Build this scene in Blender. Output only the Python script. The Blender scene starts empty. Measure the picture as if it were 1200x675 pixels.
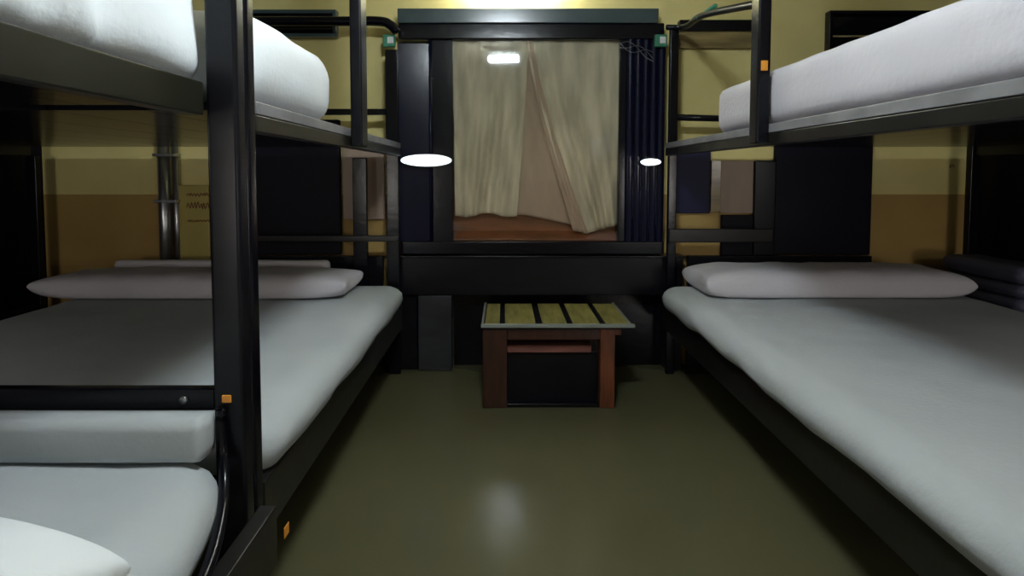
import bpy, bmesh, math, random
from mathutils import Vector, Matrix, noise
random.seed(7)
sc = bpy.context.scene
COL = sc.collection
R = math.radians
# ------------------------------------------------------------------ camera
F, PITCH, H = 700.0, R(3), 1.2
cam = bpy.data.objects.new('camera', bpy.data.cameras.new('camera')); COL.objects.link(cam)
cam.location = (0, 0, H); cam.rotation_euler = (R(90) - PITCH, 0, 0)
cam.data.sensor_width = 36; cam.data.lens = 36 * F / 1200
cam.data.shift_x = 10 / 1200; cam.data.shift_y = -98 / 1200
cam.data.clip_start = 0.02
sc.camera = cam

def P(px, py, Y):
    """a point of the photograph carried out to the plane at depth Y: returns (x, z)"""
    u = (px - 590) / F; v = (239.5 - py) / F
    dy = math.cos(PITCH) + v * math.sin(PITCH); dz = -math.sin(PITCH) + v * math.cos(PITCH)
    t = Y / dy
    return u * t, H + dz * t

# ------------------------------------------------------------------ materials
def mat(name, col, rough=.5, metal=0, spec=.5, noise_amt=0, noise_scale=6, col2=None, bump=0, bump_scale=40,
        emit=None, emit_s=0, stretch=(1, 1, 1), rough_var=0, coat=0):
    m = bpy.data.materials.new(name); m.use_nodes = True
    nt = m.node_tree; b = nt.nodes['Principled BSDF']
    b.inputs['Base Color'].default_value = (*col, 1)
    b.inputs['Roughness'].default_value = rough
    b.inputs['Metallic'].default_value = metal
    b.inputs['Specular IOR Level'].default_value = spec
    b.inputs['Coat Weight'].default_value = coat
    b.inputs['Coat Roughness'].default_value = .08
    tc = nt.nodes.new('ShaderNodeTexCoord'); mp = nt.nodes.new('ShaderNodeMapping')
    mp.inputs['Scale'].default_value = stretch
    nt.links.new(tc.outputs['Object'], mp.inputs['Vector'])
    if col2 or noise_amt or rough_var:
        n = nt.nodes.new('ShaderNodeTexNoise'); n.inputs['Scale'].default_value = noise_scale; n.inputs['Detail'].default_value = 5
        nt.links.new(mp.outputs['Vector'], n.inputs['Vector'])
        if not col2: col2 = tuple(c * (1 - noise_amt) for c in col)
        r = nt.nodes.new('ShaderNodeValToRGB')
        r.color_ramp.elements[0].position = .35; r.color_ramp.elements[1].position = .65
        r.color_ramp.elements[0].color = (*col2, 1); r.color_ramp.elements[1].color = (*col, 1)
        nt.links.new(n.outputs['Fac'], r.inputs['Fac']); nt.links.new(r.outputs['Color'], b.inputs['Base Color'])
        if rough_var:
            q = nt.nodes.new('ShaderNodeMapRange')
            q.inputs['To Min'].default_value = rough - rough_var; q.inputs['To Max'].default_value = rough + rough_var
            nt.links.new(n.outputs['Fac'], q.inputs['Value']); nt.links.new(q.outputs['Result'], b.inputs['Roughness'])
    if bump:
        n2 = nt.nodes.new('ShaderNodeTexNoise'); n2.inputs['Scale'].default_value = bump_scale; n2.inputs['Detail'].default_value = 4
        nt.links.new(mp.outputs['Vector'], n2.inputs['Vector'])
        bp = nt.nodes.new('ShaderNodeBump'); bp.inputs['Strength'].default_value = bump; bp.inputs['Distance'].default_value = .01
        nt.links.new(n2.outputs['Fac'], bp.inputs['Height']); nt.links.new(bp.outputs['Normal'], b.inputs['Normal'])
    if emit:
        b.inputs['Emission Color'].default_value = (*emit, 1); b.inputs['Emission Strength'].default_value = emit_s
    return m

M = {}
M['enamel'] = mat('black_enamel', (.005, .005, .008), .2, spec=.25, noise_amt=.3, bump=.06, bump_scale=25)
M['rail'] = mat('rail_enamel', (.015, .014, .013), .28, spec=.28, noise_amt=.3, bump=.05, bump_scale=25)
M['olive'] = mat('olive_reflection_enamel', (.016, .0155, .010), .3, noise_amt=.3, noise_scale=3)  # olive tint stands for the yellow wall reflected in the black rail
M['greylip'] = mat('lit_rail_grey', (.24, .235, .245), .35, noise_amt=.35, noise_scale=8)  # lit top of the upper rail, put into a pale grey
M['navy'] = mat('navy_lacquer', (.005, .006, .022), .2, spec=.3, noise_amt=.2, bump=.04, bump_scale=14)
M['teal'] = mat('teal_grey_paint', (.055, .085, .09), .22, spec=.5, noise_amt=.2)
M['navywall'] = mat('navy_wall_panel', (.003, .003, .010), .5, spec=.15, noise_amt=.2)
M['navyboard'] = mat('navy_board', (.008, .010, .05), .5, spec=.25, noise_amt=.2)
M['charcoal'] = mat('charcoal_board', (.007, .007, .010), .3, spec=.22, noise_amt=.3, stretch=(1, 1, 6))
M['greyboard'] = mat('worn_grey_board', (.038, .038, .045), .35, noise_amt=.35, stretch=(1, 1, 5))
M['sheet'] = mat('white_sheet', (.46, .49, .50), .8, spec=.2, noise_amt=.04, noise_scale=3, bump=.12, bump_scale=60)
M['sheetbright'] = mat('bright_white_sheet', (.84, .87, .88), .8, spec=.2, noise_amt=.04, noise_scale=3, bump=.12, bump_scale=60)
M['sheetwarm'] = mat('mauve_white_sheet', (.60, .575, .61), .8, spec=.2, noise_amt=.05, noise_scale=3, bump=.2, bump_scale=50)
M['curtain'] = mat('beige_curtain', (.86, .70, .52), .75, noise_amt=.34, noise_scale=5, stretch=(2.5, 2.5, .6), bump=.1, bump_scale=180)
M['lining'] = mat('pink_brown_lining', (.60, .40, .30), .8, noise_amt=.15, noise_scale=5, stretch=(2.5, 2.5, .6), bump=.1, bump_scale=180)
M['rust'] = mat('rust_orange_wood', (.32, .10, .04), .4, noise_amt=.4, noise_scale=6, stretch=(.6, 1, 4))
M['redwood'] = mat('red_brown_wood', (.16, .045, .018), .35, noise_amt=.45, noise_scale=10, stretch=(4, 4, .6))
M['darkwood'] = mat('dark_brown_wood', (.05, .018, .012), .35, noise_amt=.4, noise_scale=10, stretch=(4, 4, .6))
M['pinkwood'] = mat('pinkish_wood', (.24, .09, .07), .5, noise_amt=.3, noise_scale=10, stretch=(.6, 4, 4))
M['planks'] = mat('olive_yellow_laminate', (.36, .31, .09), .2, noise_amt=.35, noise_scale=9, stretch=(3, .5, 1))
M['greyedge'] = mat('grey_green_edging', (.22, .24, .21), .35, noise_amt=.15)
M['pinkboard'] = mat('pinkish_beige_board', (.36, .26, .19), .45, noise_amt=.15, noise_scale=4, stretch=(3, 1, .5))
M['steel'] = mat('dull_steel', (.42, .43, .44), .28, metal=.9, noise_amt=.3, noise_scale=12, stretch=(1, 1, .3))
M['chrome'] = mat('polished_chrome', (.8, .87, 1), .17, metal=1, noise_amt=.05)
M['orange'] = mat('orange_tape', (.75, .30, .03), .5, noise_amt=.15)
M['green'] = mat('green_plastic', (.04, .24, .14), .4, noise_amt=.2)
M['white'] = mat('white_plastic', (.7, .72, .7), .4, noise_amt=.05)
M['yellowbox'] = mat('yellow_board', (.50, .40, .10), .45, noise_amt=.15, stretch=(1, 1, .4))
M['brownink'] = mat('brown_ink', (.22, .07, .02), .6, noise_amt=.3)
M['darkglass'] = mat('dark_glass', (.004, .005, .006), .08, spec=.6, noise_amt=.1)
M['tan'] = mat('tan_varnished_board', (.30, .22, .09), .2, noise_amt=.45, noise_scale=5, stretch=(.5, 1, 5))
M['bluegrey'] = mat('blue_grey_blanket', (.09, .09, .14), .6, noise_amt=.3, stretch=(.5, .5, 8))
M['ceiling'] = mat('cream_ceiling', (.62, .56, .38), .8, noise_amt=.06)
M['lamp'] = mat('lamp_glow', (.9, .95, 1), .5, emit=(.86, .97, 1.05), emit_s=165)
M['tube'] = mat('fill_pane_glow', (.9, .95, 1), .5, emit=(1, .94, .88), emit_s=8)

def glass_mat():
    m = bpy.data.materials.new('clear_pane'); m.use_nodes = True; nt = m.node_tree
    nt.nodes.remove(nt.nodes['Principled BSDF']); out = nt.nodes['Material Output']
    t = nt.nodes.new('ShaderNodeBsdfTransparent'); t.inputs['Color'].default_value = (.9, .92, .9, 1)
    g = nt.nodes.new('ShaderNodeBsdfGlossy'); g.inputs['Roughness'].default_value = .035
    n = nt.nodes.new('ShaderNodeTexNoise'); n.inputs['Scale'].default_value = 5
    bp = nt.nodes.new('ShaderNodeBump'); bp.inputs['Strength'].default_value = .03; bp.inputs['Distance'].default_value = .01
    nt.links.new(n.outputs['Fac'], bp.inputs['Height']); nt.links.new(bp.outputs['Normal'], g.inputs['Normal'])
    f = nt.nodes.new('ShaderNodeFresnel'); f.inputs['IOR'].default_value = 1.5
    x = nt.nodes.new('ShaderNodeMixShader')
    nt.links.new(f.outputs[0], x.inputs[0]); nt.links.new(t.outputs[0], x.inputs[1]); nt.links.new(g.outputs[0], x.inputs[2])
    nt.links.new(x.outputs[0], out.inputs[0]); return m
M['glass'] = glass_mat()
M['tube2'] = mat('fill_lamp_glow', (.9, .95, 1), .5, emit=(1, .95, .92), emit_s=24)
M['lamp2'] = mat('small_lamp_glow', (.9, .95, 1), .5, emit=(.92, .97, 1), emit_s=60)

def wall_mat():
    """cream-yellow wall above a brown painted dado, with faint stains"""
    m = mat('painted_wall', (.60, .50, .20), .55, spec=.3, bump=.05, bump_scale=30)
    nt = m.node_tree; b = nt.nodes['Principled BSDF']
    geo = nt.nodes.new('ShaderNodeNewGeometry'); s = nt.nodes.new('ShaderNodeSeparateXYZ')
    nt.links.new(geo.outputs['Position'], s.inputs[0])
    st = nt.nodes.new('ShaderNodeMath'); st.operation = 'GREATER_THAN'; st.inputs[1].default_value = 1.068
    nt.links.new(s.outputs['Z'], st.inputs[0])
    n = nt.nodes.new('ShaderNodeTexNoise'); n.inputs['Scale'].default_value = 2.2; n.inputs['Detail'].default_value = 6
    nt.links.new(geo.outputs['Position'], n.inputs['Vector'])
    def ramp(a, c):
        r = nt.nodes.new('ShaderNodeValToRGB'); r.color_ramp.elements[0].position = .3; r.color_ramp.elements[1].position = .7
        r.color_ramp.elements[0].color = (*a, 1); r.color_ramp.elements[1].color = (*c, 1)
        nt.links.new(n.outputs['Fac'], r.inputs['Fac']); return r
    up = ramp((.68, .57, .22), (.80, .69, .30)); lo = ramp((.38, .235, .07), (.46, .31, .10))
    mx = nt.nodes.new('ShaderNodeMix'); mx.data_type = 'RGBA'
    nt.links.new(st.outputs[0], mx.inputs[0]); nt.links.new(lo.outputs[0], mx.inputs[6]); nt.links.new(up.outputs[0], mx.inputs[7])
    nt.links.new(mx.outputs[2], b.inputs['Base Color']); return m
M['wall'] = wall_mat()

def floor_mat():
    m = mat('polished_cement_floor', (.105, .098, .052), .17, spec=.5, col2=(.092, .087, .046), noise_scale=1.2, rough_var=.04)
    return m
M['floor'] = floor_mat()

# ------------------------------------------------------------------ helpers
def obj(name, bm, m, parent=None, smooth=False, bevel=0):
    bmesh.ops.recalc_face_normals(bm, faces=bm.faces)
    me = bpy.data.meshes.new(name); bm.to_mesh(me); bm.free()
    o = bpy.data.objects.new(name, me); COL.objects.link(o)
    me.materials.append(m)
    if smooth:
        for p in me.polygons: p.use_smooth = True
    if bevel:
        b = o.modifiers.new('bevel', 'BEVEL'); b.width = bevel; b.segments = 3; b.limit_method = 'ANGLE'; b.harden_normals = False
        for p in me.polygons: p.use_smooth = True
        b.use_clamp_overlap = True
        w = o.modifiers.new('wn', 'WEIGHTED_NORMAL'); w.keep_sharp = True
    if parent:
        o.parent = parent
        o.matrix_parent_inverse = Matrix.Translation(-parent.location)
    return o
def box(bm, x0, x1, y0, y1, z0, z1, mtx=None):
    r = bmesh.ops.create_cube(bm, size=1)['verts']
    for v in r:
        v.co = Vector(((x0 + x1) / 2 + v.co.x * (x1 - x0), (y0 + y1) / 2 + v.co.y * (y1 - y0), (z0 + z1) / 2 + v.co.z * (z1 - z0)))
        if mtx: v.co = mtx @ v.co
    return bm
def B(*boxes):
    bm = bmesh.new()
    for b in boxes: box(bm, *b)
    return bm
def tube(pts, r, n=12, bm=None, caps=True):
    bm = bm or bmesh.new(); pts = [Vector(p) for p in pts]; rings = []
    up = Vector((0, 0, 1))
    for i, p in enumerate(pts):
        d = (pts[min(i + 1, len(pts) - 1)] - pts[max(i - 1, 0)]).normalized()
        a = d.cross(up)
        if a.length < .05: a = d.cross(Vector((0, 1, 0)))
        a.normalize(); b = d.cross(a)
        rr = r[i] if isinstance(r, (list, tuple)) else r
        rings.append([bm.verts.new(p + a * rr * math.cos(2 * math.pi * k / n) + b * rr * math.sin(2 * math.pi * k / n)) for k in range(n)])
    for i in range(len(rings) - 1):
        for k in range(n): bm.faces.new((rings[i][k], rings[i][(k + 1) % n], rings[i + 1][(k + 1) % n], rings[i + 1][k]))
    if caps: bm.faces.new(rings[0]); bm.faces.new(rings[-1][::-1])
    return bm
def smoothpath(pts, n=8):
    pts = [Vector(p) for p in pts]; out = []
    q = [pts[0]] + pts + [pts[-1]]
    for i in range(1, len(q) - 2):
        for k in range(n):
            t = k / n
            out.append(.5 * ((2 * q[i]) + (q[i + 1] - q[i - 1]) * t + (2 * q[i - 1] - 5 * q[i] + 4 * q[i + 1] - q[i + 2]) * t * t + (3 * q[i] - q[i - 1] - 3 * q[i + 1] + q[i + 2]) * t ** 3))
    out.append(pts[-1]); return out
def prism_z(poly, z0, z1):
    bm = bmesh.new(); a = [bm.verts.new((x, y, z0)) for x, y in poly]; b = [bm.verts.new((x, y, z1)) for x, y in poly]
    bm.faces.new(a); bm.faces.new(b[::-1]); n = len(poly)
    for i in range(n): bm.faces.new((a[i], a[(i + 1) % n], b[(i + 1) % n], b[i]))
    return bm
def prism_x(poly, x0, x1):
    bm = bmesh.new(); a = [bm.verts.new((x0, y, z)) for y, z in poly]; b = [bm.verts.new((x1, y, z)) for y, z in poly]
    bm.faces.new(a); bm.faces.new(b[::-1]); n = len(poly)
    for i in range(n): bm.faces.new((a[i], a[(i + 1) % n], b[(i + 1) % n], b[i]))
    return bm
def thing(name, label, cat, loc=(0, 0, 0), group=None):
    o = bpy.data.objects.new(name, None); COL.objects.link(o); o.location = loc; o.empty_display_size = .1
    o['label'] = label; o['category'] = cat
    if group: o['group'] = group
    bpy.context.view_layer.update(); return o
def tag(o, label, cat, group=None):
    o['label'] = label; o['category'] = cat
    if group: o['group'] = group
    return o
def struct(name, bm, m, parent=None, **k):
    o = obj(name, bm, m, parent, **k)
    if not parent: o['kind'] = 'structure'
    return o
def soft(x0, x1, y0, y1, z0, z1, r=(.08, .08, .06), res=.035, amp=.006, fs=3.0, seed=0, fn=None):
    """a padded block: elliptical rounded edges with gentle lumps and folds"""
    nx, ny, nz = [max(2, min(110, int((b - a) / res))) for a, b in ((x0, x1), (y0, y1), (z0, z1))]
    bm = bmesh.new(); vs = {}
    def V(i, j, k):
        key = (i, j, k)
        if key not in vs:
            p = Vector((x0 + (x1 - x0) * i / nx, y0 + (y1 - y0) * j / ny, z0 + (z1 - z0) * k / nz))
            c = Vector((min(max(p.x, x0 + r[0]), x1 - r[0]), min(max(p.y, y0 + r[1]), y1 - r[1]), min(max(p.z, z0 + r[2]), z1 - r[2])))
            d = Vector([(p[a] - c[a]) / r[a] for a in range(3)])
            if d.length > 0:
                d.normalize(); p = c + Vector([d[a] * r[a] for a in range(3)])
            q = Vector((p.x * fs, p.y * fs, p.z * fs * 1.5 + seed * 7.3))
            w = noise.noise(q) + .5 * noise.noise(q * 2.7)
            dd = Vector([(1 if a == 2 else .6) * d[a] for a in range(3)]) if d.length > 0 else Vector((0, 0, 1))
            p = p + dd * w * amp
            if fn: p = fn(p)
            vs[key] = bm.verts.new(p)
        return vs[key]
    for i in range(nx):
        for j in range(ny):
            for k in (0, nz): bm.faces.new((V(i, j, k), V(i + 1, j, k), V(i + 1, j + 1, k), V(i, j + 1, k)))
    for i in range(nx):
        for k in range(nz):
            for j in (0, ny): bm.faces.new((V(i, j, k), V(i + 1, j, k), V(i + 1, j, k + 1), V(i, j, k + 1)))
    for j in range(ny):
        for k in range(nz):
            for i in (0, nx): bm.faces.new((V(i, j, k), V(i, j + 1, k), V(i, j + 1, k + 1), V(i, j, k + 1)))
    return bm
def pillow(cx, cy, z0, lx, ly, h, rot=0, nx=48, ny=22, seed=0, flat=.3, pinch=.06, tip=0, pu=9, pv=4):
    bm = bmesh.new()
    def pt(u, v, s):
        e = ((1 - abs(u) ** pu) * (1 - abs(v) ** pv))
        t = max(0, e) ** .33
        k = 1 - pinch * (1 - abs(u) ** 2) * (1 if abs(v) > .5 else 0) * (abs(v) - .5) * .6
        k2 = 1 - pinch * (1 - abs(v) ** 2) * abs(u) ** 6
        x = u * lx / 2 * k2 * (1 - .035 * abs(v) ** 5); y = v * ly / 2 * k
        w = noise.noise(Vector((x * 7, y * 7, seed * 3.1))) * .007 * t + noise.noise(Vector((x * 16, y * 20, seed))) * .003 * t
        zmid = h * flat
        z = zmid + (h * (1 - flat) * t + w if s > 0 else -h * flat * min(1, t * 1.6)) 
        z += tip * abs(u) ** 8 * abs(v)**2
        X = cx + x * math.cos(rot) - y * math.sin(rot); Y = cy + x * math.sin(rot) + y * math.cos(rot)
        return (X, Y, z0 + z)
    g = {}
    for s in (1, -1):
        for i in range(nx + 1):
            for j in range(ny + 1):
                u = math.sin((i / nx - .5) * math.pi); v = math.sin((j / ny - .5) * math.pi)
                edge = i in (0, nx) or j in (0, ny)
                if edge and s == -1: g[(s, i, j)] = g[(1, i, j)]
                else: g[(s, i, j)] = bm.verts.new(pt(u, v, s))
    for s in (1, -1):
        for i in range(nx):
            for j in range(ny):
                bm.faces.new((g[(s, i, j)], g[(s, i + 1, j)], g[(s, i + 1, j + 1)], g[(s, i, j + 1)]))
    return bm

WY, LX, RX, CZ, BY = 3.70, -2.85, 2.86, 2.46, -2.2
# ------------------------------------------------------------------ setting
struct('floor', B((LX - .1, RX + .1, BY - .1, WY + .1, -.1, 0)), M['floor'])
struct('ceiling', B((LX - .1, RX + .1, BY - .1, WY + .1, CZ, CZ + .1)), M['ceiling'])
struct('wall_back', B((LX - .1, RX + .1, WY, WY + .1, 0, CZ)), M['wall'])
struct('wall_front', B((LX - .1, RX + .1, BY - .1, BY, 0, CZ)), M['wall'])
struct('wall_left', B((LX - .1, LX, BY, WY, 0, CZ)), M['navywall'])
struct('wall_right', B((RX, RX + .1, BY, WY, 0, CZ)), M['navywall'])

# --- window with its deep black surround
FY = 3.58
def pz(py, Y=FY): return P(590, py, Y)[1]
def px(x, Y=FY, py=150): return P(x, py, Y)[0]
w = struct('window_1', B((px(503), px(530), 3.60, 3.695, pz(298), pz(45)), (px(726), px(734), 3.60, 3.695, pz(298), pz(45))), M['enamel'], bevel=.004)
# header and sill of the frame
struct('window_header', B((px(468), px(777), 3.575, 3.695, pz(46), pz(27))), M['enamel'], w, bevel=.008)
struct('window_sill', B((px(468), px(780), 3.575, 3.695, pz(298), pz(283))), M['enamel'], w, bevel=.006)
# cornice whose face leans forward a little
z0, z1 = pz(26.5, 3.55), pz(10, 3.55); dz = z1 - z0
struct('window_cornice', prism_x([(3.55, z0), (3.55 - dz * math.tan(R(2.7)), z1), (3.695, z1), (3.695, z0)], px(467, 3.55), px(770, 3.55)), M['teal'], w, bevel=.003)
# left pilaster, its face turned a little towards the aisle
xa, xb = px(467), px(503)
struct('window_pilaster', prism_z([(xa, FY - .012), (xb, FY - .012 + (xb - xa) * math.tan(R(6))), (xb, 3.695), (xa, 3.695)], pz(283) + .001, pz(46) - .022), M['navy'], w, bevel=.003)
# rounded bead beside it and fluted pilaster on the right
struct('window_bead', tube([(px(504.5), 3.585, pz(283)), (px(504.5), 3.585, pz(46))], .009, 16), M['navy'], w, smooth=True)
bm = bmesh.new(); poly = []
x0, x1 = px(734), px(780); nfl = 5
poly.append((x0, 3.695))
for i in range(nfl):
    c = x0 + (x1 - x0) * (i + .5) / nfl; rr = (x1 - x0) / nfl / 2
    for k in range(9):
        a = math.pi - k * math.pi / 8; poly.append((c + rr * math.cos(a) * .98, 3.60 - rr * .8 * math.sin(a)))
poly.append((x1, 3.695))
struct('window_fluted_pilaster', prism_z(poly, pz(283), pz(46)), M['navy'], w, smooth=False)
bm = bmesh.new()
struct('window_pane', B((px(529), px(727), 3.604, 3.608, pz(284), pz(44))), M['glass'], w)
# rust-coloured board behind the curtains
x0, x1 = px(530), px(726); za = pz(283)
struct('window_backboard', B((x0, x1, 3.688, 3.696, za, pz(45))), M['rust'], w)
struct('window_inner_sill', prism_x([(3.615, za + .001), (3.687, za + .001), (3.687, za + .055), (3.675, za + .055), (3.615, za + .012)], x0 + .002, x1 - .002), M['rust'], w, bevel=.003)

# --- curtains
def cloth(name, top, bot, ztop, zbot, m, parent=None, folds=5, depth=.012, y0=3.645, seed=0, mids=None, th=.0015, hemfn=None):
    """top/bot: x-range of the upper and lower edge"""
    nu, nv = 70, 60; bm = bmesh.new(); g = []
    for j in range(nv + 1):
        t = j / nv; row = []
        e = t ** 1.3
        xl = top[0] + (bot[0] - top[0]) * e; xr = top[1] + (bot[1] - top[1]) * e
        for i in range(nu + 1):
            s = i / nu
            zb = zbot(s) if callable(zbot) else zbot
            x = xl + (xr - xl) * s; z = ztop + (zb - ztop) * t
            ph = noise.noise(Vector((s * 2.2, t * 1.4, seed))) * 1.6
            y = y0 + depth * math.sin(2 * math.pi * folds * s + ph * 2.5) * (.35 + .65 * t) + .006 * noise.noise(Vector((s * 6, t * 5, seed + 4)))
            x += .004 * noise.noise(Vector((s * 3, t * 7, seed + 9)))
            row.append(bm.verts.new((x, y, z)))
        g.append(row)
    for j in range(nv):
        for i in range(nu): bm.faces.new((g[j][i], g[j][i + 1], g[j + 1][i + 1], g[j + 1][i]))
    o = obj(name, bm, m, parent, smooth=True)
    s = o.modifiers.new('solid', 'SOLIDIFY'); s.thickness = th; s.offset = 0
    return o
CY = 3.64
def cx(x, py=150): return P(x, py, CY)[0]
def cz(py): return P(590, py, CY)[1]
t1 = thing('curtain', 'left beige curtain leaf behind the window glass, gathered at its top centre', 'curtain', (cx(575), CY, cz(45)), 'beige window curtains')
cloth('curtain_cloth', (cx(531), cx(619)), (cx(533), cx(606)), cz(43), lambda s: cz(252) - .012 * math.sin(s * 9) - .02 * max(0, .15 - s), M['curtain'], t1, folds=4.5, seed=1, y0=3.638, depth=.016)
cloth('curtain_lining', (cx(588), cx(624)), (cx(592), cx(684)), cz(46), lambda s: cz(252) - .10 * max(0, s - .25), M['lining'], t1, folds=2, seed=5, y0=3.664, depth=.006)
t2 = thing('curtain', 'right beige curtain leaf swept diagonally open at the bottom, behind the window glass', 'curtain', (cx(672), CY, cz(45)), 'beige window curtains')
cloth('curtain_cloth', (cx(616), cx(726)), (cx(684), cx(727.5)), cz(44), lambda s: cz(274) + .06 * s, M['curtain'], t2, folds=3.5, seed=2, y0=3.635, depth=.017)
cloth('curtain_edge', (cx(616), cx(624)), (cx(672), cx(690)), cz(45), lambda s: cz(270) - .02 * s, M['lining'], t2, folds=.5, seed=3, y0=3.625, depth=.006)
obj('curtain_rod', tube([(cx(529), 3.64, cz(42.0)), (cx(729), 3.64, cz(42.0))], .004, 8), M['steel'], t2, smooth=True)

# --- black fitted counter below the window
c = thing('fitted_counter', 'black fitted counter below the window with an open knee space behind the table', 'counter', (.15, 3.62, 0))
xl, xr = px(452, 3.56), px(803, 3.56)
obj('fascia', B((xl, xr, 3.565, 3.585, P(590, 346, 3.56)[1], P(590, 300, 3.56)[1])), M['charcoal'], c, bevel=.004)
obj('worktop', B((xl - .01, xr + .01, 3.55, 3.695, P(590, 302, 3.56)[1], P(590, 302, 3.56)[1] + .012)), M['enamel'], c, bevel=.004)
zt = P(590, 346, 3.56)[1]
obj('side_panel', B((xl, px(486, 3.56), 3.59, 3.69, .002, zt + .05)), M['charcoal'], c, bevel=.004)
obj('side_panel', B((px(488, 3.56), px(528, 3.56), 3.57, 3.69, .002, zt - .005)), M['greyboard'], c, bevel=.004)
obj('side_panel', B((px(784, 3.56), xr, 3.57, 3.69, .002, zt - .005)), M['charcoal'], c, bevel=.004)
obj('back_panel', B((px(528, 3.56) + .002, px(784, 3.56) - .002, 3.680, 3.692, .002, zt + .1)), M['enamel'], c)

# --- dark panels, boards and openings on the back wall
def wbox(p0, p1, q0, q1, y0, y1=WY - .002):
    x0, z1 = P(p0, q0, y0); x1, z0 = P(p1, q1, y0); return (x0, x1, y0, y1, z0, z1)
struct('trim_1', B(wbox(249, 400, 140, 299, 3.66)), M['navywall'], bevel=.01)
struct('trim_2', B(wbox(910, 1020, 140, 299, 3.66)), M['navywall'], bevel=.01)
struct('trim_3', B(wbox(790, 832, 176, 250, 3.67)), M['navyboard'], bevel=.006)
struct('trim_4', B(wbox(846, 908, 252, 300, 3.67)), M['navywall'], bevel=.006)
o = obj('wall_board', B(wbox(401, 451, 172, 257, 3.675)), M['pinkboard'], bevel=.004)
tag(o, 'pinkish beige board on the back wall left of the window, under the bunk', 'board', 'pale boards beside the window')
o = thing('wall_board', 'pinkish beige board with a pale left edge, on the wall right of the window', 'board', (1.35, 3.68, 1.1), 'pale boards beside the window')
obj('board', B(wbox(845, 883, 188, 250, 3.675)), M['pinkboard'], o, bevel=.003)
obj('edge_strip', B(wbox(834, 844, 188, 248, 3.672)), M['tan'], o, bevel=.002)
o = obj('wall_cover_plate', B(wbox(885, 908, 188, 300, 3.655)), M['charcoal'], bevel=.01)
tag(o, 'glossy dark narrow plate on the wall between pink board and dark panel', 'plate')

zb_ = P(590, 300, 3.66)[1]
struct('baseboard_back', B((-1.80, P(449, 320, 3.66)[0], 3.655, 3.698, .001, zb_)), M['charcoal'], bevel=.004)
struct('baseboard_right', B((P(806, 320, 3.66)[0], 2.27, 3.655, 3.698, .001, zb_)), M['charcoal'], bevel=.004)
# ventilator windows high on the wall
def vent(name, a, m2, rim=.022, strip=True):
    x0, x1, y0, y1, z0, z1 = a
    bm = B((x0, x1, y0, y1, z1 - rim, z1), (x0, x1, y0, y1, z0, z0 + rim), (x0, x0 + rim, y0, y1, z0 + rim, z1 - rim), (x1 - rim, x1, y0, y1, z0 + rim, z1 - rim))
    f = struct(name, bm, M['teal'] if strip else M['enamel'], bevel=.003)
    struct('ventilator_pane', B((x0 + rim, x1 - rim, y1 - .02, y1, z0 + rim, z1 - rim)), m2, f)
    struct('ventilator_bar', tube([(x0 + rim, y0 + .02, z0 + (z1 - z0) * .45), (x1 - rim, y0 + .02, z0 + (z1 - z0) * .45)], .006, 10), M['tan'], f, smooth=True)
    return f
vent('window_2', wbox(245, 394, 11, 43, 3.64), M['darkglass'])
vent('window_3', wbox(973, 1120, 12, 66, 3.64), M['darkglass'], strip=False)
f = struct('window_4', B(wbox(797, 884, 23, 36, 3.64)), M['enamel'], bevel=.004)
struct('ventilator_board', B(wbox(797, 884, 37, 56, 3.66)), M['tan'], f, bevel=.004)

# steel pipe and yellow board in the left corner
o = thing('wall_pipe', 'vertical dull steel pipe on the left back wall beside yellow board', 'pipe', (P(196, 250, 3.66)[0], 3.66, .5))
xx = P(194, 250, 3.66)[0]
obj('pipe', tube([(xx, 3.655, .3), (xx, 3.655, 1.45)], .036, 20), M['steel'], o, smooth=True)
obj('thin_pipe', tube([(xx + .065, 3.67, .3), (xx + .065, 3.67, 1.45)], .018, 16), M['steel'], o, smooth=True)
for z in (.62, 1.02, 1.3): obj('clamp', B((xx - .045, xx + .09, 3.612, 3.69, z, z + .018)), M['steel'], o, bevel=.003)
o = thing('notice_board', 'bright yellow board with worn brown marks beside the steel pipe', 'board', (P(225, 250, 3.67)[0], 3.68, 1))
a = wbox(207, 247, 217, 325, 3.665)
obj('panel', B(a), M['yellowbox'], o, bevel=.006)
for r_ in range(3):
    zc = P(225, (228, 241, 259)[r_], 3.66)[1]; h_ = (.022, .045, .012)[r_]
    pts = [(P(212 + 28 * k / 15, 0, 3.66)[0] + random.uniform(-.003, .003), 3.664, zc + h_ * (.5 if k % 2 else -.5) * random.uniform(.5, 1.1)) for k in range(16)]
    obj('brown_mark', tube(smoothpath(pts, 4), .0026, 6), M['brownink'], o, smooth=True)
# small curl of pencil on the right wall
cxm, czm = P(1115, 195, WY - .003)
o = obj('pencil_curl', tube([(cxm + .012 * math.cos(a), WY - .006, czm + .010 * math.sin(a)) for a in [k * .35 for k in range(-2, 14)]], .002, 6), M['rail'], smooth=True)
tag(o, 'tiny dark curled hook on the yellow wall strip at right', 'mark')

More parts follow.
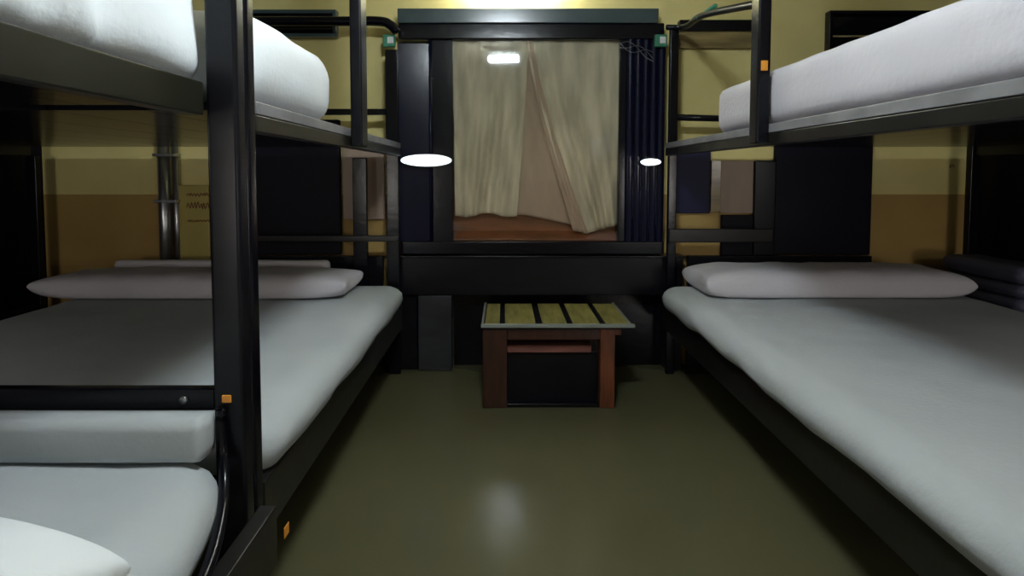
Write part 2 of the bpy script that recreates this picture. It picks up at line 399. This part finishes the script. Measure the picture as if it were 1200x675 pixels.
# ------------------------------------------------------------------ bunks
ZR0, ZR1 = 1.300, 1.375
def bunk(name, label, front, back, y0, y1, loc, lip=True, rm=None, fu=None, uz=0, fl=None):
    rm = rm or M['olive']
    s = 1 if front < back else -1        # direction from the aisle to the wall
    t = thing(name, label, 'bunk bed', loc, 'black metal double-deck bunks')
    def X(a, b): return (min(a, b), max(a, b))
    for (za, zb, nm) in ((.285, .425, 'lower_side_rail'), (ZR0, ZR1, 'upper_side_rail')):
        f_ = fu if (fu and nm[0] == 'u') else (fl if (fl is not None and nm[0] == 'l') else front)
        if nm[0] == 'u': za += uz; zb += uz
        a, b = X(f_, f_ + s * .04)
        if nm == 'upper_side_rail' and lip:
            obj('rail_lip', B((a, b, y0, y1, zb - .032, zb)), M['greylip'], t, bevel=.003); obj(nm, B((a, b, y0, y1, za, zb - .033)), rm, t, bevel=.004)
        else: obj(nm, B((a, b, y0, y1, za, zb)), rm if nm[0] == 'u' else M['rail'], t, bevel=.004)
        a, b = X(back, back - s * .04)
        obj(nm, B((a, b, y0, y1, za, zb)), M['rail'], t, bevel=.004)
    a, b = X(front + s * .042, back - s * .042)
    # plank decks
    for (zc, nm) in ((.385, 'lower_deck'), (ZR1 - .022, 'upper_deck')):
        n = max(4, int((b - a) / .22)); bm = bmesh.new()
        if fu: a, b = X(fu + s * .042, back - s * .042)
        for i in range(n):
            box(bm, a + (b - a) * i / n + .002, a + (b - a) * (i + 1) / n - .002, y0 + .005, y1 - .005, zc, zc + .02)
        obj(nm, bm, M['enamel'], t)
    return t, s
# far left
tl, s = bunk('bunk_bed', 'black bunk bed in the far left corner, behind the thick post', -.60, -2.80, 1.462, 3.50, (-.6, 2.4, 0))
def part(nm, b, m=M['enamel'], par=None, bevel=.006): return obj(nm, B(b), m, par, bevel=bevel)
part('post', (-.672, -.60, 1.412, 1.46, 0, CZ - .002), par=tl, bevel=.01)
part('post', (-2.80, -2.74, 1.412, 1.46, 0, CZ - .002), par=tl)
part('post', (-2.80, -2.74, 3.505, 3.54, 0, 1.30), par=tl)
xh0, xh1 = px(452, 3.51), px(467, 3.51)
part('post', (xh0, xh1, 3.505, 3.54, 0, P(590, 58, 3.51)[1]), par=tl)
xw0, xw1 = px(412, 3.51), px(429, 3.51)
part('post', (xw0, xw1, 3.51, 3.54, 0, 1.29), M['enamel'], tl)
part('hanging_post', (-.599, -.553, 2.35, 2.45, ZR0 + .005, CZ - .002), M['charcoal'], tl, bevel=.008)
# head-end bars
zz = P(590, 131, 3.51)[1]; obj('head_bar', B((-1.5, xh0 - .001, 3.51, 3.53, zz - .018, zz + .018)), M['enamel'], tl, bevel=.004)
zz = P(590, 279, 3.51)[1]; obj('head_bar', B((-1.5, xh1, 3.475, 3.503, zz - .018, zz + .018)), M['rail'], tl, bevel=.004)
za = P(590, 25, 3.52)[1]
obj('head_bar', tube(smoothpath([(-1.5, 3.52, za), (px(395, 3.52), 3.52, za), (px(445, 3.52), 3.52, za), (px(458, 3.52), 3.52, za - .02), (px(466, 3.52), 3.52, za - .06)]), .028, 14), M['enamel'], tl, smooth=True)
# near left
tn, s = bunk('bunk_bed', 'black bunk bed on the left nearest the viewer, in front of the thick post', -.60, -2.80, -.75, 1.358, (-.6, .3, 0), lip=False, fu=-.676, uz=.03, fl=-.53)
part('post', (-.674, -.602, 1.360, 1.409, 0, CZ - .002), M['charcoal'], tn, bevel=.01)
part('post', (-2.80, -2.74, 1.36, 1.409, 0, CZ - .002), par=tn)
part('post', (-.672, -.60, -.80, -.752, 0, CZ - .002), par=tn)
part('post', (-2.80, -2.74, -.80, -.752, 0, CZ - .002), par=tn)
za = P(590, 456, 1.37)[1]; zb = P(590, 482, 1.37)[1]
part('end_rail', (-2.74, -.676, 1.372, 1.40, zb, za), M['enamel'], tn, bevel=.004)
obj('bolt', tube([(P(215, 465, 1.37)[0], 1.366, (za + zb) / 2), (P(215, 465, 1.37)[0], 1.373, (za + zb) / 2)], .009, 12), M['steel'], tn, smooth=True)
# orange tape on the frame
def stick(nm, b, par): return obj(nm, B(b), M['orange'], par, bevel=.002)
xq, zq = P(265, 468, 1.358); stick('orange_tape', (xq - .010, xq + .012, 1.356, 1.3605, zq - .008, zq + .010), tn)
# tape on the side rail face
bm = bmesh.new()
yq = 700 * .60 / (590 - 328); zq = H - (632 - 203) / 700 * yq
obj('orange_tape', B((-.5995, -.597, yq - .022, yq + .012, zq - .016, zq + .014)), M['orange'], tl, bevel=.001)
# bent guard tube beside the near mattress
obj('guard_tube', tube(smoothpath([(-.652, 1.352, .66), (-.650, 1.348, .60), (-.640, 1.335, .54), (-.612, 1.27, .485), (-.566, 1.12, .455), (-.543, .95, .440), (-.541, .7, .439), (-.541, .2, .439), (-.541, -.6, .439)], 8), .012, 14), M['enamel'], tn, smooth=True)
# right
tr, s = bunk('bunk_bed', 'long black bunk bed along the right side with a grey upper rail', .945, 2.80, .55, 3.50, (.95, 2.0, 0), rm=M['rail'])
xh0, xh1 = px(784, 3.51), px(794, 3.51)
part('post', (xh0, xh1, 3.505, 3.54, 0, P(590, 30, 3.51)[1]), par=tr)
part('post', (2.74, 2.80, 3.505, 3.54, 0, 1.375), par=tr)
part('post', (.945, 1.01, .50, .548, 0, CZ - .002), par=tr)
part('post', (2.74, 2.80, .50, .548, 0, CZ - .002), par=tr)
part('hanging_post', (.898, .944, 2.13, 2.20, ZR0 + .005, CZ - .002), M['enamel'], tr, bevel=.008)
stick('orange_tape', (.908, .932, 2.126, 2.1315, P(893, 83, 2.13)[1], P(893, 71, 2.13)[1]), tr)
zz = P(590, 137, 3.49)[1]; obj('head_bar', tube([(xh1 + .001, 3.52, zz), (px(866, 3.52), 3.52, zz - .01)], .019, 12), M['charcoal'], tr, smooth=True)
zz0 = P(590, 284, 3.49)[1]; zz1 = P(590, 268, 3.49)[1]
part('head_bar', (xh0, px(908, 3.49), 3.475, 3.503, zz0, zz1), M['rail'], tr)
obj('top_tube', tube(smoothpath([(xh0 - .02, 3.52, P(590, 32, 3.52)[1]), (xh1 + .01, 3.42, P(590, 31, 3.42)[1]), (.955, 2.9, P(590, 18, 2.9)[1]), (.93, 2.2, P(590, 4, 2.2)[1])]), .016, 12), M['charcoal'], tr, smooth=True)
# pale lip paints the light on the visible upper rails
# bracket on top tube
obj('tube_clamp', tube([(.955, 2.98, P(590, 18, 2.9)[1] + .01), (.95, 2.72, P(590, 8, 2.7)[1] + .01)], .010, 10), M['green'], tr, smooth=True)

# ------------------------------------------------------------------ bedding
def mattress(label, bm, m=M['sheet']):
    o = obj('mattress', bm, m, smooth=True); tag(o, label, 'mattress', 'white sheeted mattresses'); return o
def wr_right(p):
    # sheet edge creases along the aisle side
    if p.x < 1.05 and p.z < .53: 
        w = .5 + .5 * noise.noise(Vector((7, p.y * 1.7, 2)))
        p.x += .022 * w * noise.noise(Vector((3, p.y * 5 + p.z * 18, p.z * 42)))
        if p.z < .47: p.z += .030 * noise.noise(Vector((1, p.y * 3.1, 5))) * (.47 - p.z) / .06
    return p
def wr_left(p):
    if p.x > -.70 and p.z < .53:
        w = .5 + .5 * noise.noise(Vector((17, p.y * 1.7, 2)))
        p.x += .018 * w * noise.noise(Vector((13, p.y * 5 - p.z * 18, p.z * 42)))
        if p.z < .47: p.z += .026 * noise.noise(Vector((11, p.y * 3.1, 5))) * (.47 - p.z) / .06
    return p
def wr_near(p):
    if p.x > -.9: 
        t = min(1, max(0, (p.y - .85) / .45)); p.x -= .075 * t * t * (p.x + .9) / .33
    return p
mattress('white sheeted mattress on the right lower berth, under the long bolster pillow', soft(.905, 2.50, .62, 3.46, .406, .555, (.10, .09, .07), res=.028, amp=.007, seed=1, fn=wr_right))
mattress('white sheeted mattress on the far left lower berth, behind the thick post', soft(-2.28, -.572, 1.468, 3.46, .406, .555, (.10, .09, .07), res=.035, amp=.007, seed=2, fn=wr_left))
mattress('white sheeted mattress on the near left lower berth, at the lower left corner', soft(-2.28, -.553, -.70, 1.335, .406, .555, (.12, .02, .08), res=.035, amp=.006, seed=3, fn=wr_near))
def drape(p):
    k = 1 if p.x > -.80 else 0
    p.x += k * .022 * math.sin(p.y * 26 + 9 * (p.z - 1.4) + 3 * noise.noise(Vector((p.y * 4, 1, 2)))) * (.5 + .5 * noise.noise(Vector((p.y * 3, p.z * 2, 8))))
    return p
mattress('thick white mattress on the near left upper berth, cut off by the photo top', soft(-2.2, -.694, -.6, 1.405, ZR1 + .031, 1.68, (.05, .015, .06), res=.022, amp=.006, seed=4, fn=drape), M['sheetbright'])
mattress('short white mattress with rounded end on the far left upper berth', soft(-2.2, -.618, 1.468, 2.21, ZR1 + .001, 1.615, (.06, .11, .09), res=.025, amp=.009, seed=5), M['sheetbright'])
mattress('mauve white mattress on the right upper berth, above the grey rail', soft(.958, 2.5, .62, 2.70, ZR1 + .001, 1.575, (.045, .03, .045), res=.03, amp=.006, seed=6), M['sheetwarm'])

def pil(label, bm, m=M['sheet']):
    o = obj('pillow', bm, m, smooth=True); tag(o, label, 'pillow', 'white pillows'); return o
pil('long white bolster pillow at the head of the right lower berth', pillow(1.72, 3.22, .562, 1.42, .44, .14, seed=1, tip=.02, pu=7), M['sheetwarm'])
pil('long flat white pillow at the head of the far left lower berth', pillow(-1.60, 3.18, .562, 1.66, .40, .12, seed=2, tip=.03, pu=6), M['sheetwarm'])
o = obj('folded_sheet', soft(-2.24, -1.0, 3.395, 3.455, .557, .70, (.028, .028, .03), res=.02, amp=.003, seed=9), M['sheetwarm'], smooth=True)
o = tag(o, 'folded white sheet behind the long flat pillow on the left berth', 'sheet')
# shiny folded strip on that pillow's near end
pts = [(P(298, 357, 3.0)[0], 3.03, .585), (P(345, 357, 3.0)[0], 3.03, .585), (P(388, 357, 3.0)[0], 3.03, .583)]
# near left: folded blanket and pillow
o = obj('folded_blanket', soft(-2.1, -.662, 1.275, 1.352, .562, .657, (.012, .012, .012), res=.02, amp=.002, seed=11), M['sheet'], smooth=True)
tag(o, 'flat folded white blanket standing against the black end rail, near left berth', 'blanket')
pil('bright white rounded pillow at the bottom left corner of the photo', pillow(-1.0, .70, .562, .80, .54, .15, rot=R(-14), seed=4, pu=3.5, pv=2.6), M['sheetbright'])
# blue-grey blanket roll on right
bm = bmesh.new()
o = thing('folded_blanket', 'blue grey folded blanket stack beside the right lower pillow, against the side wall', 'blanket', (2.65, 3.3, .406))
for k, (z0_, z1_) in enumerate(((.406, .50), (.502, .575), (.577, .645), (.647, .735))):
    obj('fold', soft(2.53, 2.755, 2.9, 3.44, z0_, z1_, (.03, .03, (z1_ - z0_) / 2.01), res=.03, amp=.002, seed=20 + k), M['bluegrey'], o, smooth=True)

# ------------------------------------------------------------------ table
T = thing('coffee_table', 'low red-brown wooden table with yellow plank top, under the window', 'table', (.28, 3.28, 0))
x0, x1 = px(564, 2.98), px(744, 2.98); zt = .434; y0, y1 = 2.98, 3.50
lx1 = x1 - .085
obj('tabletop', B((x0, x1, y0, y1, zt - .022, zt - .006)), M['enamel'], T, bevel=.003)
obj('edge_trim', B((x0 - .003, x1 + .012, y0 - .006, y0 + .022, zt - .014, zt + .002), (x0 - .002, x0 + .010, y0 + .022, y1, zt - .006, zt + .002), (x1 - .012, x1, y0 + .022, y1, zt - .006, zt + .002)), M['greyedge'], T, bevel=.002)
edges = [0, .115, .135, .345, .375, .395, .565, .595, .775, .805, 1]
for a, b in ((0.02, .12), (.155, .36), (.405, .57), (.61, .79), (.83, .985)):
    obj('plank', B((x0 + (x1 - x0) * a, x0 + (x1 - x0) * b, y0 + .03, y1 - .03, zt - .006, zt + .001)), M['planks'], T, bevel=.0015)
obj('leg', B((x0 + .004, x0 + .128, y0 + .012, y0 + .08, 0, zt - .022)), M['darkwood'], T, bevel=.004)
obj('leg', B((lx1 - .075, lx1, y0 + .012, y0 + .08, 0, zt - .022)), M['redwood'], T, bevel=.004)
obj('leg', B((x0 + .015, x0 + .085, y1 - .08, y1 - .012, 0, zt - .022)), M['darkwood'], T, bevel=.004)
obj('leg', B((lx1 - .075, lx1, y1 - .08, y1 - .012, 0, zt - .022)), M['darkwood'], T, bevel=.004)
obj('apron', B((x0 + .128, lx1 - .075, y0 + .02, y0 + .045, zt - .082, zt - .022)), M['darkwood'], T, bevel=.003)
obj('apron', B((x0 + .085, lx1 - .075, y1 - .045, y1 - .02, zt - .082, zt - .022)), M['darkwood'], T, bevel=.003)
obj('corner_brace', prism_x([(y0 + .03, zt - .022), (y0 + .06, zt - .022), (y0 + .06, zt - .06), (y0 + .03, zt - .06)], lx1, lx1 + .035), M['redwood'], T, bevel=.003)
zs = P(590, 413, 3.06)[1]
obj('shelf', B((x0 + .129, lx1 - .11, y0 + .075, y1 - .1, zs, zs + .038)), M['pinkwood'], T, bevel=.004)
obj('stretcher', B((x0 + .128, lx1 - .075, y0 + .02, y0 + .06, .0, .02)), M['enamel'], T, bevel=.003)
obj('kick_board', B((x0 + .129, lx1 - .076, y0 + .10, y0 + .115, 0.0, zs - .004)), M['charcoal'], T, bevel=.003)

# ------------------------------------------------------------------ reflectors added on the window frame, tilted to throw glare
def glare_plate(xc, yc, wpx, hpx, yawdeg, tiltdeg, label, Y=3.555):
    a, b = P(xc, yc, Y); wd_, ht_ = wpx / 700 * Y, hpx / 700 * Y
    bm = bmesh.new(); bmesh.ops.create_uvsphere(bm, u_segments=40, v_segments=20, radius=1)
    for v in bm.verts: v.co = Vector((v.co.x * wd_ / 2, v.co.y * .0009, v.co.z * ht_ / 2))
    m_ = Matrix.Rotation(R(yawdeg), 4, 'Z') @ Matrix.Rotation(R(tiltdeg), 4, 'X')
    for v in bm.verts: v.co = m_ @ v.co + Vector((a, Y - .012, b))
    o = thing('window_latch', label, 'latch', (a, Y, b), 'added polished reflectors on the window frame')
    obj('glare_disc', bm, M['chrome'], o, smooth=True)
    obj('reflector_screw', tube([(a, Y - .006, b), (a, 3.61, b)], .006, 10), M['steel'], o, smooth=True)
glare_plate(500, 188, 60, 15, 8.9, -11.2, 'added polished metal latch plate glaring on the left side of the window frame')
glare_plate(762, 190, 24, 9, -16.7, -10.6, 'small added polished metal latch on the fluted right side of the window frame')
# ------------------------------------------------------------------ small things by the window
def clip(x, y, label):
    a, b = P(x, y, 3.56)
    o = thing('corner_clip', label, 'clip', (a, 3.56, b), 'green clips at the window corners')
    obj('clip_body', B((a - .036, a + .036, 3.545, 3.573, b - .036, b + .036)), M['green'], o, bevel=.006)
    obj('clip_tab', B((a - .008, a + .028, 3.540, 3.546, b - .018, b + .022)), M['white'], o, bevel=.003)
clip(456, 48, 'small green and white clip at the left top corner of the window')
clip(774, 48, 'small green and white clip at the right top corner of the window')
bm = bmesh.new()
for k in range(3):
    pts = [(P(727 + 10 * q, 0, 3.55)[0], 3.557 - .008 * math.sin(q + k), P(590, 50 + 4 * q + 6 * math.sin(q * 1.3 + k * 1.5), 3.55)[1]) for q in range(5)]
    tube(smoothpath(pts, 6), .0018, 6, bm)
o = obj('loose_wires', bm, M['steel'], smooth=True)
tag(o, 'thin shiny loose wires hanging at the right top corner of the curtains', 'wires')

# ------------------------------------------------------------------ lamps (outside the frame; berth lamps and rear panes are added fill)
L = thing('ceiling_lamp', 'short white ceiling lamp above the aisle', 'lamp', (0, 1.1, CZ))
obj('lamp_base', B((-.17, .17, 1.04, 1.16, CZ - .05, CZ - .002)), M['white'], L, bevel=.01)
obj('lamp_tube', tube([(-.15, 1.1, 2.355), (.15, 1.1, 2.355)], .028, 16), M['lamp'], L, smooth=True)
for k, (a, b) in enumerate(((-1.98, -1.42), (1.98, 2.7))):  # unseen glowing windows added to brighten the space under the bunks
    fr = struct('window_%d' % (5 + k), B((a, b, BY + .002, BY + .03, .64, .70), (a, b, BY + .002, BY + .03, 1.24, 1.30), (a, a + .05, BY + .002, BY + .03, .70, 1.24), (b - .05, b, BY + .002, BY + .03, .70, 1.24)), M['teal'], bevel=.004)
    struct('fill_pane', B((a + .051, b - .051, BY + .004, BY + .014, .701, 1.239)), M['tube'], fr)
for sx, lb in ((-1, 'small white added fill lamp under the left near upper berth'), (1, 'small white added fill lamp under the right upper berth')):
    yy = .85 if sx < 0 else .95  # unseen lamps added to lift the dark below the upper berths
    L4 = thing('fill_lamp', lb, 'lamp', (sx * 2.4, yy, 1.35), 'added fill lamps under the upper berths')
    obj('lamp_base', B((sx * 2.4 - .16, sx * 2.4 + .16, yy - .07, yy + .07, 1.325, 1.352)), M['white'], L4, bevel=.004)
    obj('fill_diffuser', soft(sx * 2.4 - .15, sx * 2.4 + .15, yy - .06, yy + .06, 1.285, 1.324, (.03, .03, .018), res=.02, amp=0), M['tube2'], L4, smooth=True)
L3 = thing('wall_lamp', 'slim white tube lamp on the wall just above the window', 'lamp', (.06, WY, 2.36))
obj('lamp_base', B((-.26, .38, 3.66, 3.698, 2.35, 2.39)), M['white'], L3, bevel=.006)
obj('lamp_tube', tube([(-.22, 3.63, 2.37), (.34, 3.63, 2.37)], .014, 12), M['lamp2'], L3, smooth=True)

# ------------------------------------------------------------------ world and view
wd = bpy.data.worlds.new('world'); sc.world = wd; wd.use_nodes = True
wd.node_tree.nodes['Background'].inputs[0].default_value = (.5, .55, .6, 1); wd.node_tree.nodes['Background'].inputs[1].default_value = .2
vs = sc.view_settings
vs.view_transform = 'Standard'; vs.look = 'None'; vs.gamma = 1; vs.exposure = 1.08; vs.use_curve_mapping = False
